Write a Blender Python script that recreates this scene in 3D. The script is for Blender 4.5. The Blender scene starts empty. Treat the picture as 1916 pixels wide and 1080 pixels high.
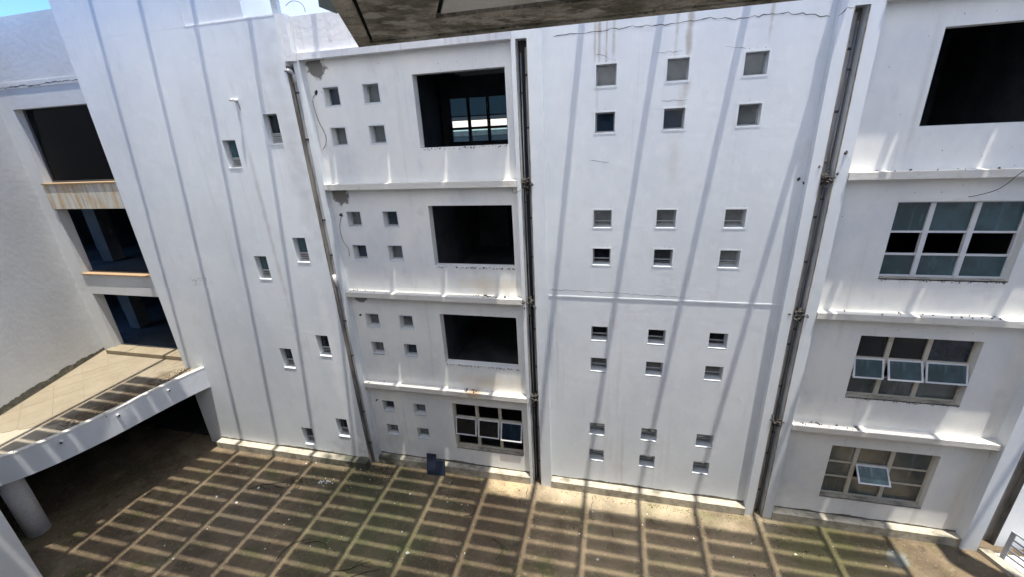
import bpy, bmesh, math, random
from mathutils import Vector, Matrix
random.seed(7)
S = bpy.context.scene
COL = S.collection
# ---------------------------------------------------------------- camera, sky, sun, exposure
CZ = 11.65
def cam_basis(yaw, pitch, roll):
    cy, sy, cp, sp = math.cos(yaw), math.sin(yaw), math.cos(pitch), math.sin(pitch)
    fw = Vector((sy*cp, cy*cp, -sp)); r = Vector((cy, -sy, 0)); u = r.cross(fw)
    c, s = math.cos(roll), math.sin(roll)
    return r*c+u*s, -r*s+u*c, fw
r_, u_, f_ = cam_basis(-0.2499, .3632, -.0533)
cd = bpy.data.cameras.new('camera'); cam = bpy.data.objects.new('camera', cd); COL.objects.link(cam)
cd.lens = 799.0/1916*36; cd.sensor_width = 36; cd.clip_start = .05; cd.clip_end = 3000
m = Matrix((r_, u_, -f_)).transposed().to_4x4(); m.translation = Vector((0, -11.36, CZ)); cam.matrix_world = m
S.camera = cam
SUN = Vector((-.108, .10, -1)).normalized()          # direction the light travels
W = bpy.data.worlds.new('World'); S.world = W; W.use_nodes = True
nt = W.node_tree; bg = nt.nodes['Background']
sky = nt.nodes.new('ShaderNodeTexSky'); sky.sky_type = 'NISHITA'; sky.sun_disc = False
sky.sun_elevation = math.asin(-SUN.z); sky.sun_rotation = math.atan2(-SUN.x, -SUN.y)
sky.altitude = 1800; sky.air_density = 1.0; sky.dust_density = .1; sky.ozone_density = 1.0
tc = nt.nodes.new('ShaderNodeTexCoord'); mp = nt.nodes.new('ShaderNodeMapping'); mp.inputs['Scale'].default_value = (3, 3, 9); mp.inputs['Location'].default_value = (4.3, 2.2, 1.0)
nz = nt.nodes.new('ShaderNodeTexNoise'); nz.inputs['Scale'].default_value = 1.6; nz.inputs['Detail'].default_value = 7
cr = nt.nodes.new('ShaderNodeValToRGB'); cr.color_ramp.elements[0].position = .62; cr.color_ramp.elements[1].position = .72
cr.color_ramp.elements[0].color = (0, 0, 0, 1); cr.color_ramp.elements[1].color = (.8, .8, .8, 1)
mx = nt.nodes.new('ShaderNodeMixRGB'); mx.inputs[2].default_value = (9, 9.3, 9.8, 1)
nt.links.new(tc.outputs['Generated'], mp.inputs[0]); nt.links.new(mp.outputs[0], nz.inputs['Vector'])
nt.links.new(nz.outputs[0], cr.inputs[0]); nt.links.new(cr.outputs[0], mx.inputs[0])
tint = nt.nodes.new('ShaderNodeMixRGB'); tint.blend_type = 'MULTIPLY'; tint.inputs[0].default_value = 1; tint.inputs[2].default_value = (.47, .65, .89, 1)
nt.links.new(sky.outputs[0], tint.inputs[1]); nt.links.new(tint.outputs[0], mx.inputs[1]); nt.links.new(mx.outputs[0], bg.inputs[0])
bg.inputs[1].default_value = .115
sl = bpy.data.lights.new('sun', 'SUN'); sl.energy = 2.5; sl.angle = math.radians(.55); sl.color = (1, .95, .87)
so = bpy.data.objects.new('sun', sl); COL.objects.link(so); so.rotation_euler = SUN.to_track_quat('-Z', 'Y').to_euler()
S.view_settings.view_transform = 'Standard'; S.view_settings.look = 'None'
S.view_settings.exposure = 1.75; S.view_settings.gamma = 1
S.render.engine = 'CYCLES'
S.cycles.max_bounces = 6; S.cycles.diffuse_bounces = 4

# ---------------------------------------------------------------- materials
def mat(name, base, rough=.85, spec=.3, noise=None, bump=0, bscale=20, metallic=0, ior=None, extra=None):
    """noise: list of (colour, scale xyz, lo, hi, strength) layers mixed over the base"""
    M = bpy.data.materials.new(name); M.use_nodes = True
    N = M.node_tree.nodes; L = M.node_tree.links; b = N['Principled BSDF']
    b.inputs['Roughness'].default_value = rough; b.inputs['Specular IOR Level'].default_value = spec
    b.inputs['Metallic'].default_value = metallic
    if ior: b.inputs['IOR'].default_value = ior
    t = N.new('ShaderNodeTexCoord')
    cur = N.new('ShaderNodeRGB'); cur.outputs[0].default_value = (*base, 1); cur = cur.outputs[0]
    for i, (c, sc, lo, hi, st) in enumerate(noise or []):
        mp = N.new('ShaderNodeMapping'); mp.inputs['Scale'].default_value = sc; mp.inputs['Location'].default_value = (i*7.3, i*3.1, i*5.7)
        L.new(t.outputs['Object'], mp.inputs[0])
        nz = N.new('ShaderNodeTexNoise'); nz.inputs['Scale'].default_value = 1; nz.inputs['Detail'].default_value = 8; nz.inputs['Roughness'].default_value = .62
        L.new(mp.outputs[0], nz.inputs['Vector'])
        mr = N.new('ShaderNodeMapRange'); mr.inputs[1].default_value = lo; mr.inputs[2].default_value = hi; mr.inputs[4].default_value = st
        L.new(nz.outputs[0], mr.inputs[0])
        mix = N.new('ShaderNodeMixRGB'); mix.inputs[2].default_value = (*c, 1)
        L.new(mr.outputs[0], mix.inputs[0]); L.new(cur, mix.inputs[1]); cur = mix.outputs[0]
    if extra: cur = extra(N, L, t, cur)
    L.new(cur, b.inputs['Base Color'])
    if bump:
        nz = N.new('ShaderNodeTexNoise'); nz.inputs['Scale'].default_value = bscale; nz.inputs['Detail'].default_value = 6
        L.new(t.outputs['Object'], nz.inputs['Vector'])
        bp = N.new('ShaderNodeBump'); bp.inputs['Strength'].default_value = bump; bp.inputs['Distance'].default_value = .03
        L.new(nz.outputs[0], bp.inputs['Height']); L.new(bp.outputs[0], b.inputs['Normal'])
    return M
def blob(cx, cy, cz, rx, ry, rz, col, st, nscale=3.0, soft=.6):
    """a stain or colour patch with its own shape: an ellipsoid mask broken up by noise"""
    def f(N, L, t, cur):
        mp = N.new('ShaderNodeMapping'); mp.vector_type = 'POINT'
        mp.inputs['Location'].default_value = (-cx/rx, -cy/ry, -cz/rz); mp.inputs['Scale'].default_value = (1/rx, 1/ry, 1/rz)
        L.new(t.outputs['Object'], mp.inputs[0])
        ln = N.new('ShaderNodeVectorMath'); ln.operation = 'LENGTH'; L.new(mp.outputs[0], ln.inputs[0])
        nz = N.new('ShaderNodeTexNoise'); nz.inputs['Scale'].default_value = nscale; nz.inputs['Detail'].default_value = 7
        L.new(t.outputs['Object'], nz.inputs['Vector'])
        ma = N.new('ShaderNodeMath'); ma.operation = 'MULTIPLY_ADD'; ma.inputs[1].default_value = 1.6; L.new(nz.outputs[0], ma.inputs[0]); L.new(ln.outputs['Value'], ma.inputs[2])
        mr = N.new('ShaderNodeMapRange'); mr.inputs[1].default_value = 1.8; mr.inputs[2].default_value = 1.8-soft; mr.inputs[3].default_value = 0; mr.inputs[4].default_value = st
        L.new(ma.outputs[0], mr.inputs[0])
        mix = N.new('ShaderNodeMixRGB'); mix.inputs[2].default_value = (*col, 1)
        L.new(mr.outputs[0], mix.inputs[0]); L.new(cur, mix.inputs[1]); return mix.outputs[0]
    return f
def chain(*fs):
    def f(N, L, t, cur):
        for g in fs: cur = g(N, L, t, cur)
        return cur
    return f
DIRT = (.34, .30, .25)
PAINT_N = [((.55, .585, .62), (.45, .45, .3), .42, .66, .6), ((.60, .60, .60), (1.6, 1.6, .9), .58, .70, .45), (DIRT, (2.6, 2.6, .10), .60, .80, .42), (DIRT, (1.3, 1.3, 1.0), .62, .85, .22), ((.80, .80, .78), (5, 5, 2.5), .55, .75, .4)]
M = {}
M['paint'] = mat('white_wall_paint', (.69, .722, .738), .62, .35, PAINT_N, .17, 4)
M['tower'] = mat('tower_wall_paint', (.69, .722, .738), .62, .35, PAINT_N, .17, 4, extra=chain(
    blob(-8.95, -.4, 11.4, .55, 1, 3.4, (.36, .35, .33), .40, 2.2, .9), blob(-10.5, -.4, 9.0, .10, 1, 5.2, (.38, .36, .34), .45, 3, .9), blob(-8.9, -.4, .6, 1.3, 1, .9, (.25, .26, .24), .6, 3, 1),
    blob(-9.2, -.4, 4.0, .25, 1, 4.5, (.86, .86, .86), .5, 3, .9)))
M['bay'] = mat('bay_paint_with_bounce', (.83, .825, .775), .65, .3, PAINT_N, .17, 4, extra=chain(  # paler and warmer than the centre paint, standing in for bounced light
    *[blob(-8.02, 0, z, .30, 1, .30, (.16, .15, .13), .95, 7, .25) for z in (13.40, 9.98)], blob(-8.0, 0, 6.65, .24, 1, .18, (.16, .15, .13), .9, 7, .25),
    *[blob(-3.6, 0, z, 1.6, 1, .35, (.62, .50, .32), .5, 2, .9) for z in (3.85, 7.25)], blob(-7.9, 0, .9, 1.4, 1, .8, (.42, .42, .38), .45, 3, 1)))
M['centre'] = mat('centre_wall_paint', (.69, .722, .738), .6, .35, PAINT_N, .17, 4, extra=chain(
    *[blob(x, 0, z, w, 1, h, (.40, .36, .30), st, 4, .8) for x, z, w, h, st in
      ((-.52, 13.5, .05, .95, .8), (-.36, 13.5, .03, 1.0, .8), (-.2, 13.5, .05, .9, .6), (-.62, 13.4, .04, .9, .6), (1.42, 13.4, .09, 1.3, .8), (1.15, 13.5, .05, .9, .5), (3.02, 13.7, .05, .8, .6), (1.35, 11.9, .12, .6, .4), (-.55, 12.1, .04, .6, .3), (1.3, 10.7, .25, .9, .25), (1.45, 12.3, .1, .3, .5))]))
M['ledge'] = mat('ledge_paint', (.66, .64, .58), .6, .35, [((.45, .38, .28), (3, 3, 3), .55, .75, .5), ((.50, .30, .12), (1.2, 3, 3), .66, .74, .5)], .3, 14,
    extra=blob(-4.35, -.2, 3.5, .3, .5, .3, (.50, .28, .10), .6, 6, .5))
M['parapet'] = mat('parapet_paint', (.74, .74, .74), .7, .3, [((.45, .42, .40), (7, 7, .3), .52, .75, .6), ((.62, .64, .66), (.6, .6, .6), .4, .7, .4)], .3, 8)
M['rust'] = mat('rust_streaked_band', (.62, .61, .54), .75, .3, [((.50, .33, .15), (4.5, 4.5, .5), .46, .62, .8), ((.25, .22, .17), (11, 11, .8), .54, .68, .7), ((.55, .36, .12), (1.5, 1.5, 1.5), .55, .7, .6)], .2, 8,
    extra=blob(-19.2, .3, 10.5, 1.4, 1, .35, (.45, .27, .10), .6, 4, .8))
M['rustsill'] = mat('rusty_sill', (.36, .25, .15), .8, .2, [((.30, .20, .12), (8, 8, 8), .45, .65, .7)], .4, 30)
M['wing'] = mat('wing_wall_paint', (.61, .62, .615), .7, .3, [((.50, .51, .51), (.5, .5, .5), .42, .7, .6), (DIRT, (2, 2, 1.5), .60, .8, .25)], .2, 6)
M['mortar'] = mat('bare_mortar', (.16, .15, .12), .95, .1, [((.06, .06, .05), (6, 6, 6), .4, .65, .7), ((.3, .27, .2), (3, 3, 3), .58, .7, .5)], .6, 40)
M['plinth'] = mat('plinth_concrete', (.44, .40, .32), .9, .15, [((.13, .12, .09), (2, 2, 2), .48, .66, .75), ((.20, .20, .13), (7, 7, 7), .5, .7, .6)], .5, 30,
    extra=blob(-8.7, -.6, .2, 2.3, 1, 1, (.05, .055, .04), .9, 2.5, .6))
def floor_patches(N, L, t, cur): return chain(
    blob(3.2, -2.6, 0, 6.2, 3.6, 1, (.29, .23, .15), .6, .9, 1.0),
    blob(-8.6, -1.2, 0, 3.2, 1.4, 1, (.04, .042, .026), .85, .9, 1.0), blob(-7.2, -3.0, 0, 3.4, 2.6, 1, (.10, .11, .055), .55, 1.1, .9), blob(-3.6, -1.6, 0, 1.6, 2.4, 1, (.13, .095, .06), .7, .8, .6),
    blob(6.2, -1.2, 0, 2.2, 2.0, 1, (.13, .125, .055), .6, 1.2, .7), blob(-11.8, -3.4, 0, 2.6, 2.6, 1, (.10, .085, .065), .55, 1.2, .9), blob(7.85, -.95, 0, .3, .32, 1, (.26, .29, .28), .5, 6, .4),
    blob(.5, -.35, 0, 4.8, .8, 1, (.50, .42, .29), .75, 1, .9), blob(-3.2, -.4, 0, .9, .55, 1, (.52, .40, .24), .7, 2, .7))(N, L, t, cur)  # paler tan patches along the foot of the wall
M['ground'] = mat('courtyard_concrete', (.175, .132, .082), .9, .2, [((.085, .062, .04), (.5, .5, .5), .44, .58, .8), ((.085, .095, .03), (1.1, 1.1, 1.1), .53, .66, .7), ((.29, .25, .16), (11, 11, 11), .56, .68, .6), ((.05, .042, .03), (3.5, 3.5, 3.5), .56, .68, .65), ((.24, .19, .12), (1.7, 1.7, 1.7), .56, .66, .5), ((.42, .37, .27), (32, 32, 32), .64, .70, .6), ((.04, .035, .025), (45, 45, 45), .62, .70, .6)], 1, 30, extra=floor_patches)
M['canopy'] = mat('canopy_screed', (.25, .21, .145), .9, .15, [((.18, .14, .09), (1.1, 1.1, 1.1), .45, .68, .6), ((.34, .30, .22), (14, 14, 14), .56, .68, .6)], .4, 30,
    extra=chain(blob(-16.3, -3.4, 3.5, 1.0, 3.4, 1, (.10, .075, .05), .9, 2.6, .5), blob(-17.5, -4.9, 3.5, 1.6, 1.4, 1, (.42, .38, .3), .6, 9, .3)))
M['tile'] = mat('terracotta_floor_tile', (.245, .21, .15), .8, .2, [((.20, .165, .115), (1.5, 1.5, 1.5), .4, .65, .6), ((.30, .26, .19), (12, 12, 12), .55, .7, .5)], .2, 30,
    extra=chain(blob(-16.3, -3.4, 0, 1.0, 3.4, 9, (.10, .075, .05), .9, 2.6, .5)))
M['fascia'] = mat('fascia_paint', (.58, .61, .64), .6, .4, [((.48, .50, .52), (2.5, 2.5, .5), .5, .75, .5)], .2, 8)
M['rough_col'] = mat('rough_column_render', (.84, .83, .82), .95, .1, [((.62, .62, .62), (14, 14, 14), .4, .65, .6)], 1, 60)
M['dark'] = mat('undercroft_painted_shade', (.045, .047, .045), .9, .2, [((.02, .02, .02), (1, 1, 1), .4, .6, .6)], .2, 10)  # deep shade under the canopy, put into the colour of its surfaces
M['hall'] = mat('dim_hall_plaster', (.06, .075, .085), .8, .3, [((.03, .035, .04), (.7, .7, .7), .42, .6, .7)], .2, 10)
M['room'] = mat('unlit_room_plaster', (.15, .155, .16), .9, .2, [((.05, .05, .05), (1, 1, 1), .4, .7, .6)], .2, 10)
M['chase'] = mat('chase_concrete', (.25, .23, .20), .95, .1, [((.07, .065, .06), (4, 4, 1), .42, .62, .75), ((.34, .30, .25), (14, 14, 2), .6, .7, .6)], .6, 40)
M['chase_dark'] = mat('darker_chase_concrete', (.05, .052, .06), .95, .1, [((.14, .12, .09), (9, 9, 1), .55, .7, .6)], .6, 40)  # much darker base than the other chase concrete
M['edge'] = mat('timber_edge_strip', (.36, .31, .23), .9, .1, [((.12, .09, .06), (20, 20, 3), .45, .6, .7)], .4, 40)
M['rubble'] = mat('broken_concrete', (.07, .065, .058), .95, .1, [((.22, .2, .18), (22, 22, 22), .55, .65, .8)], .6, 60)
M['pipe'] = mat('grey_drain_pipe', (.30, .31, .32), .6, .4, [((.14, .13, .12), (8, 8, 1.5), .45, .68, .6)], .15, 40)
M['pipe_white'] = mat('white_plastic_pipe', (.6, .6, .58), .5, .4, [((.3, .28, .25), (8, 8, 3), .5, .7, .5)])
M['clamp'] = mat('dark_pipe_collar', (.05, .05, .05), .7, .3)
M['frame'] = mat('aluminium_window_frame', (.38, .39, .40), .5, .5, [((.25, .25, .25), (9, 9, 9), .5, .7, .5)])
M['cream'] = mat('cream_window_frame', (.52, .49, .40), .6, .4, [((.36, .33, .26), (6, 6, 6), .5, .7, .5)])
M['white_frame'] = mat('white_sash_frame', (.66, .67, .67), .5, .5, [((.4, .4, .4), (9, 9, 9), .55, .75, .5)])
M['frame_dark'] = mat('shaded_frame', (.10, .10, .10), .7, .3)
def glass(n, c, ior, rough=.04, bump=.05): return mat(n, c, rough, .6, [(tuple(x*.45 for x in c), (1.3, 1.3, 1.3), .42, .58, .8), (tuple(min(1, x*2.2) for x in c), (5, 5, .8), .56, .68, .5)], bump, 1.6, ior=ior)
M['g_grey'] = glass('frosted_reflection_glass', (.13, .14, .135), 1.9, .12)  # diffuse grey base stands in for the reflected wall opposite
M['g_dark'] = glass('dark_glass', (.010, .013, .018), 1.45)
M['g_teal'] = glass('teal_tinted_glass', (.035, .085, .10), 1.6)
M['g_pale'] = glass('pale_open_sash_glass', (.13, .21, .22), 1.6)
M['g_blue'] = glass('blue_tinted_glass', (.02, .035, .055), 1.55)
gc_ = bpy.data.materials.new('see_through_tinted_glass'); gc_.use_nodes = True
_n = gc_.node_tree.nodes; _l = gc_.node_tree.links; _n.remove(_n['Principled BSDF'])
_t = _n.new('ShaderNodeBsdfTransparent'); _t.inputs[0].default_value = (.60, .74, .78, 1); _g = _n.new('ShaderNodeBsdfGlossy'); _g.inputs['Roughness'].default_value = .03
_f = _n.new('ShaderNodeFresnel'); _f.inputs[0].default_value = 1.25; _m = _n.new('ShaderNodeMixShader')
_l.new(_f.outputs[0], _m.inputs[0]); _l.new(_t.outputs[0], _m.inputs[1]); _l.new(_g.outputs[0], _m.inputs[2]); _l.new(_m.outputs[0], _n['Material Output'].inputs[0]); M['g_clear'] = gc_
M['g_reflect'] = glass('grey_reflection_glass', (.09, .108, .108), 1.8, .15)  # greenish-grey base colour stands in for reflections in the panes
M['louvre'] = mat('louvre_blade_grey', (.48, .48, .47), .5, .4, [((.3, .3, .3), (9, 9, 9), .5, .7, .5)])
M['eave'] = mat('weathered_eave_concrete', (.52, .46, .36), .95, .1, [((.15, .135, .09), (4, 4, 4), .42, .56, .85), ((.62, .56, .46), (5, 5, 5), .56, .62, .8), ((.05, .045, .035), (30, 30, 30), .56, .66, .6)], 1, 45)
M['soffit'] = mat('soffit_panel', (.76, .72, .64), .9, .15, [((.50, .46, .40), (5, 5, 5), .45, .68, .6), ((.06, .055, .05), (14, 14, 14), .66, .70, .8)], .6, 40)
M['black'] = mat('black_groove', (.012, .012, .011), .95, .1)
M['near'] = mat('opposite_wall_paint', (.78, .77, .74), .8, .3, [(DIRT, (2, 2, .3), .6, .8, .4)])
M['board'] = mat('navy_board', (.018, .026, .048), .65, .3, [((.04, .05, .07), (9, 9, 9), .5, .7, .5)])
M['steel'] = mat('green_grey_steel', (.16, .23, .24), .5, .4, [((.3, .33, .33), (5, 5, 5), .5, .7, .5)])
M['galv'] = mat('galvanised_steel', (.42, .46, .48), .45, .4, [((.25, .27, .28), (25, 25, 25), .5, .6, .6)], metallic=.3)
M['cable'] = mat('old_cable', (.09, .085, .08), .7, .2)
M['twig'] = mat('dry_twig', (.045, .035, .022), .9, .1)
M['litter'] = mat('leaf_litter', (.06, .05, .03), .95, .1, [((.2, .17, .1), (30, 30, 30), .5, .6, .8)])
M['chip'] = mat('pale_plaster_chip', (.75, .73, .66), .8, .2)
M['cam_white'] = mat('camera_housing', (.7, .7, .7), .4, .5)
M['crack'] = mat('crack_shadow_line', (.10, .095, .085), .95, .05)
M['roofing'] = mat('neighbour_roof_sheet', (.55, .50, .42), .7, .3, [((.3, .24, .16), (2, 2, 2), .48, .62, .7)])
M['teal_wall'] = mat('neighbour_teal_wall', (.022, .035, .04), .8, .3)
M['tube'] = mat('lamp_tube', (.7, .7, .7), .4, .4)
def sheet(name, clear):
    """dusty corrugated roofing: scatters most light, lets some straight through"""
    P = bpy.data.materials.new(name); P.use_nodes = True
    N = P.node_tree.nodes; L = P.node_tree.links; pb = N['Principled BSDF']; pb.inputs['Base Color'].default_value = (.5, .5, .5, 1); pb.inputs['Roughness'].default_value = .6
    tr = N.new('ShaderNodeBsdfTranslucent'); tr.inputs[0].default_value = (.92, .90, .86, 1); ms = N.new('ShaderNodeMixShader'); ms.inputs[0].default_value = .9
    tp = N.new('ShaderNodeBsdfTransparent'); m2 = N.new('ShaderNodeMixShader'); m2.inputs[0].default_value = clear
    L.new(pb.outputs[0], ms.inputs[1]); L.new(tr.outputs[0], ms.inputs[2]); L.new(ms.outputs[0], m2.inputs[1]); L.new(tp.outputs[0], m2.inputs[2]); L.new(m2.outputs[0], N['Material Output'].inputs[0]); M[name] = P
sheet('roof_sheet', .34); sheet('dirty_roof_sheet', .13)

# ---------------------------------------------------------------- helpers
def mesh(name, vs, fs, mats, fm=None, smooth=False):
    me = bpy.data.meshes.new(name); me.from_pydata([tuple(v) for v in vs], [], fs)
    for k in (mats if isinstance(mats, (list, tuple)) else [mats]): me.materials.append(M[k])
    if fm: me.polygons.foreach_set('material_index', fm)
    if smooth: me.shade_smooth()
    me.update(); return me
def link(name, me, parent=None, loc=(0, 0, 0), rot=(0, 0, 0), **props):
    o = bpy.data.objects.new(name, me); COL.objects.link(o); o.location = loc; o.rotation_euler = rot
    if parent: o.parent = parent
    for k, v in props.items(): o[k] = v
    return o
def thing(name, label, cat, loc=(0, 0, 0), rot=(0, 0, 0), group=None):
    o = bpy.data.objects.new(name, None); COL.objects.link(o); o.location = loc; o.rotation_euler = rot; o.empty_display_size = .2
    o['label'] = label; o['category'] = cat
    if group: o['group'] = group
    return o
class MB:
    def __init__(s): s.v = []; s.f = []
    def box(s, x0, x1, y0, y1, z0, z1):
        n = len(s.v); s.v += [(x, y, z) for z in (z0, z1) for y in (y0, y1) for x in (x0, x1)]
        s.f += [tuple(n+i for i in q) for q in ((0, 2, 3, 1), (4, 5, 7, 6), (0, 1, 5, 4), (2, 6, 7, 3), (0, 4, 6, 2), (1, 3, 7, 5))]; return s
    def prism(s, poly, z0, z1):
        n = len(s.v); k = len(poly); s.v += [(x, y, z0) for x, y in poly]+[(x, y, z1) for x, y in poly]
        s.f.append(tuple(n+i for i in reversed(range(k)))); s.f.append(tuple(n+k+i for i in range(k)))
        for i in range(k): j = (i+1) % k; s.f.append((n+i, n+j, n+k+j, n+k+i))
        return s
    def tube(s, pts, r, seg=8, caps=True, r1=None):
        pts = [Vector(p) for p in pts]; n = len(s.v); K = len(pts)
        for i, p in enumerate(pts):
            d = (pts[min(i+1, K-1)]-pts[max(i-1, 0)]).normalized(); a = Vector((0, 0, 1)) if abs(d.z) < .9 else Vector((1, 0, 0))
            u = d.cross(a).normalized(); w = d.cross(u); rr = r if r1 is None else r+(r1-r)*i/(K-1)
            for j in range(seg):
                t = 2*math.pi*j/seg; s.v.append(tuple(p+(u*math.cos(t)+w*math.sin(t))*rr))
        for i in range(K-1):
            for j in range(seg):
                a = n+i*seg+j; b = n+i*seg+(j+1) % seg; s.f.append((a, b, b+seg, a+seg))
        if caps: s.f.append(tuple(n+j for j in reversed(range(seg)))); s.f.append(tuple(n+(K-1)*seg+j for j in range(seg)))
        return s
    def me(s, name, mt, smooth=False): return mesh(name, s.v, s.f, mt, None, smooth)
def boxme(name, mt, *a): return MB().box(*a).me(name, mt)
def wall_y(x0, x1, y0, y1, z0, z1, holes, mt, name='wall'):
    """slab in the XZ plane from y0 (front) to y1 with real openings"""
    xs = sorted({x0, x1, *[h[0] for h in holes], *[h[1] for h in holes]}); zs = sorted({z0, z1, *[h[2] for h in holes], *[h[3] for h in holes]})
    V = {}; vs = []; fs = []
    def v(i, k, y):
        q = (i, k, y)
        if q not in V: V[q] = len(vs); vs.append((xs[i], y0 if y == 0 else y1, zs[k]))
        return V[q]
    def solid(i, k):
        if i < 0 or k < 0 or i >= len(xs)-1 or k >= len(zs)-1: return False
        cx = (xs[i]+xs[i+1])/2; cz = (zs[k]+zs[k+1])/2
        return not any(h[0] < cx < h[1] and h[2] < cz < h[3] for h in holes)
    for i in range(len(xs)-1):
        for k in range(len(zs)-1):
            if not solid(i, k): continue
            fs.append((v(i, k, 0), v(i+1, k, 0), v(i+1, k+1, 0), v(i, k+1, 0))); fs.append((v(i, k, 1), v(i, k+1, 1), v(i+1, k+1, 1), v(i+1, k, 1)))
            if not solid(i-1, k): fs.append((v(i, k, 0), v(i, k+1, 0), v(i, k+1, 1), v(i, k, 1)))
            if not solid(i+1, k): fs.append((v(i+1, k, 0), v(i+1, k, 1), v(i+1, k+1, 1), v(i+1, k+1, 0)))
            if not solid(i, k-1): fs.append((v(i, k, 0), v(i, k, 1), v(i+1, k, 1), v(i+1, k, 0)))
            if not solid(i, k+1): fs.append((v(i, k+1, 0), v(i+1, k+1, 0), v(i+1, k+1, 1), v(i, k+1, 1)))
    return mesh(name, vs, fs, mt)
def room_me(x0, x1, y0, y1, z0, z1, mt='room', back=None):
    """inside of a room, open towards the facade; back = openings in its rear wall"""
    v = [(x0, y0, z0), (x1, y0, z0), (x1, y1, z0), (x0, y1, z0), (x0, y0, z1), (x1, y0, z1), (x1, y1, z1), (x0, y1, z1)]
    f = [(0, 1, 2, 3), (4, 7, 6, 5), (0, 3, 7, 4), (1, 5, 6, 2)]
    if not back: f.append((3, 2, 6, 7))
    return mesh('room', v, f, mt)
def ribbon(pts, w, off, mt, name='crack', jag=.0, ref=(0, 1, 0)):
    """a thin recessed-looking crack strip following pts, standing off 1-2 mm along off"""
    P = []; rnd = random.Random(len(pts)*13+int(abs(pts[0][0])*100))
    for a, b in zip(pts, pts[1:]):
        a = Vector(a); b = Vector(b); n = max(2, int((b-a).length/.09))
        for i in range(n): P.append(a.lerp(b, i/n)+Vector([rnd.uniform(-jag, jag)*(0 if abs(off[c]) > 0 else 1) for c in range(3)]))
    P.append(Vector(pts[-1])); vs = []; fs = []; o = Vector(off)
    for i, p in enumerate(P):
        d = (P[min(i+1, len(P)-1)]-P[max(i-1, 0)]).normalized(); s = d.cross(o.normalized()).normalized(); ww = w*(.4+.9*rnd.random())*(.3 if i in (0, len(P)-1) else 1)/2
        vs += [tuple(p+s*ww+o), tuple(p-s*ww+o)]
        if i: k = 2*i; fs.append((k-2, k-1, k+1, k))
    return mesh(name, vs, fs, mt)
def rocks(name, centres, mt, seed=1):
    rnd = random.Random(seed); vs = []; fs = []
    for (c, r) in centres:
        n = len(vs)
        for d in ((1, 0, 0), (-1, 0, 0), (0, 1, 0), (0, -1, 0), (0, 0, 1), (0, 0, -1)):
            q = rnd.uniform(.6, 1.2)*r; vs.append((c[0]+d[0]*q+rnd.uniform(-.2, .2)*r, c[1]+d[1]*q+rnd.uniform(-.2, .2)*r, c[2]+d[2]*q))
        fs += [tuple(n+i for i in t) for t in ((0, 2, 4), (2, 1, 4), (1, 3, 4), (3, 0, 4), (2, 0, 5), (1, 2, 5), (3, 1, 5), (0, 3, 5))]
    return mesh(name, vs, fs, mt)
ST = 3.4                         # storey height
R2W = CZ                         # relative heights below are above/below the lens

# ---------------------------------------------------------------- ground
g = mesh('ground', [(-200, -200, 0), (200, -200, 0), (200, 200, 0), (-200, 200, 0)], [(0, 1, 2, 3)], 'ground')
ground = link('ground', g, kind='structure')
def gcrack(pts, w=.02, jag=.02): link('crack', ribbon([(x, y, 0) for x, y in pts], w, (0, 0, .003), 'crack', jag=jag), ground)
gcrack([(-2.62, -.35), (-2.55, -1.3), (-2.75, -1.9), (-2.6, -2.6), (-2.75, -3.4), (-2.6, -4.4)], .022, .03)
gcrack([(-.42, -.3), (-.46, -1.0), (-.36, -1.4), (-.5, -1.7)], .02, .03)
gcrack([(-11.6, -1.0), (-11.5, -1.9), (-11.9, -2.6), (-11.3, -3.6)], .025, .03)
gcrack([(-10.9, -1.5), (-11.7, -2.1), (-12.6, -2.3), (-13.2, -2.9)], .03, .04)
gcrack([(-10.9, -1.6), (-10.3, -1.3), (-10.0, -.9)], .03, .04)
gcrack([(1.5, -2.1), (1.75, -2.6), (1.9, -3.1)], .018, .03); gcrack([(1.5, -2.1), (1.8, -1.8), (2.0, -2.0), (2.1, -2.3)], .014, .02)
gcrack([(.1, -1.5), (.4, -1.9), (.6, -2.3), (1.2, -2.35), (1.5, -2.1)], .016, .03)
gcrack([(-1.5, -2.2), (-1.45, -2.7), (-1.2, -3.0), (-2.6, -2.9)], .016, .03)

# ---------------------------------------------------------------- main building: bay (B), centre (C), right bay (D)
bld = thing('courtyard_building', 'white four-storey block with small square windows, dark openings and three drain chases facing the courtyard', 'building')
BX = [(-7.93, -7.47), (-6.72, -6.26)]; CX = [(-.583, -.115), (1.0, 1.468), (2.603, 3.071)]
rowsz = [(1.245-ST*k-d, 1.245-ST*k-d-.466) for k in range(4) for d in (0, 1.037)]
B_BIG = [(-5.26, -2.79, 1.38, -.43), (-5.25, -2.78, -2.0, -3.80), (-5.30, -2.82, -5.42, -7.20), (-5.25, -2.79, -8.77, -10.65)]
D_BIG = [(6.15, 8.66, 1.40, -.43), (6.15, 8.66, -2.01, -3.83), (6.13, 8.66, -5.39, -7.22), (6.15, 8.68, -8.84, -10.69)]
def hol(l): return [(a, b, z1+R2W, z0+R2W) for a, b, z0, z1 in l]
bh = hol([(a, b, t, u) for a, b in BX for t, u in rowsz]+B_BIG)
ch = hol([(a, b, t, u) for a, b in CX for t, u in rowsz])
TOP = 2.94+R2W
link('bay_wall', wall_y(-8.36, -2.56, 0, .28, 0, 13.6, bh, 'bay'), bld)
link('centre_wall', wall_y(-1.83, 4.19, 0, .28, 0, TOP, ch, 'centre'), bld)
link('right_wall', wall_y(4.96, 9.66, 0, .28, 0, 13.6, hol(D_BIG), 'bay'), bld)
# parapets over the bays and coping
link('parapet', boxme('parapet', 'parapet', -8.36, -2.56, -.14, .28, 13.74, TOP), bld)
link('parapet', boxme('parapet', 'parapet', 4.96, 14, -.14, .28, 13.74, TOP), bld)
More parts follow.
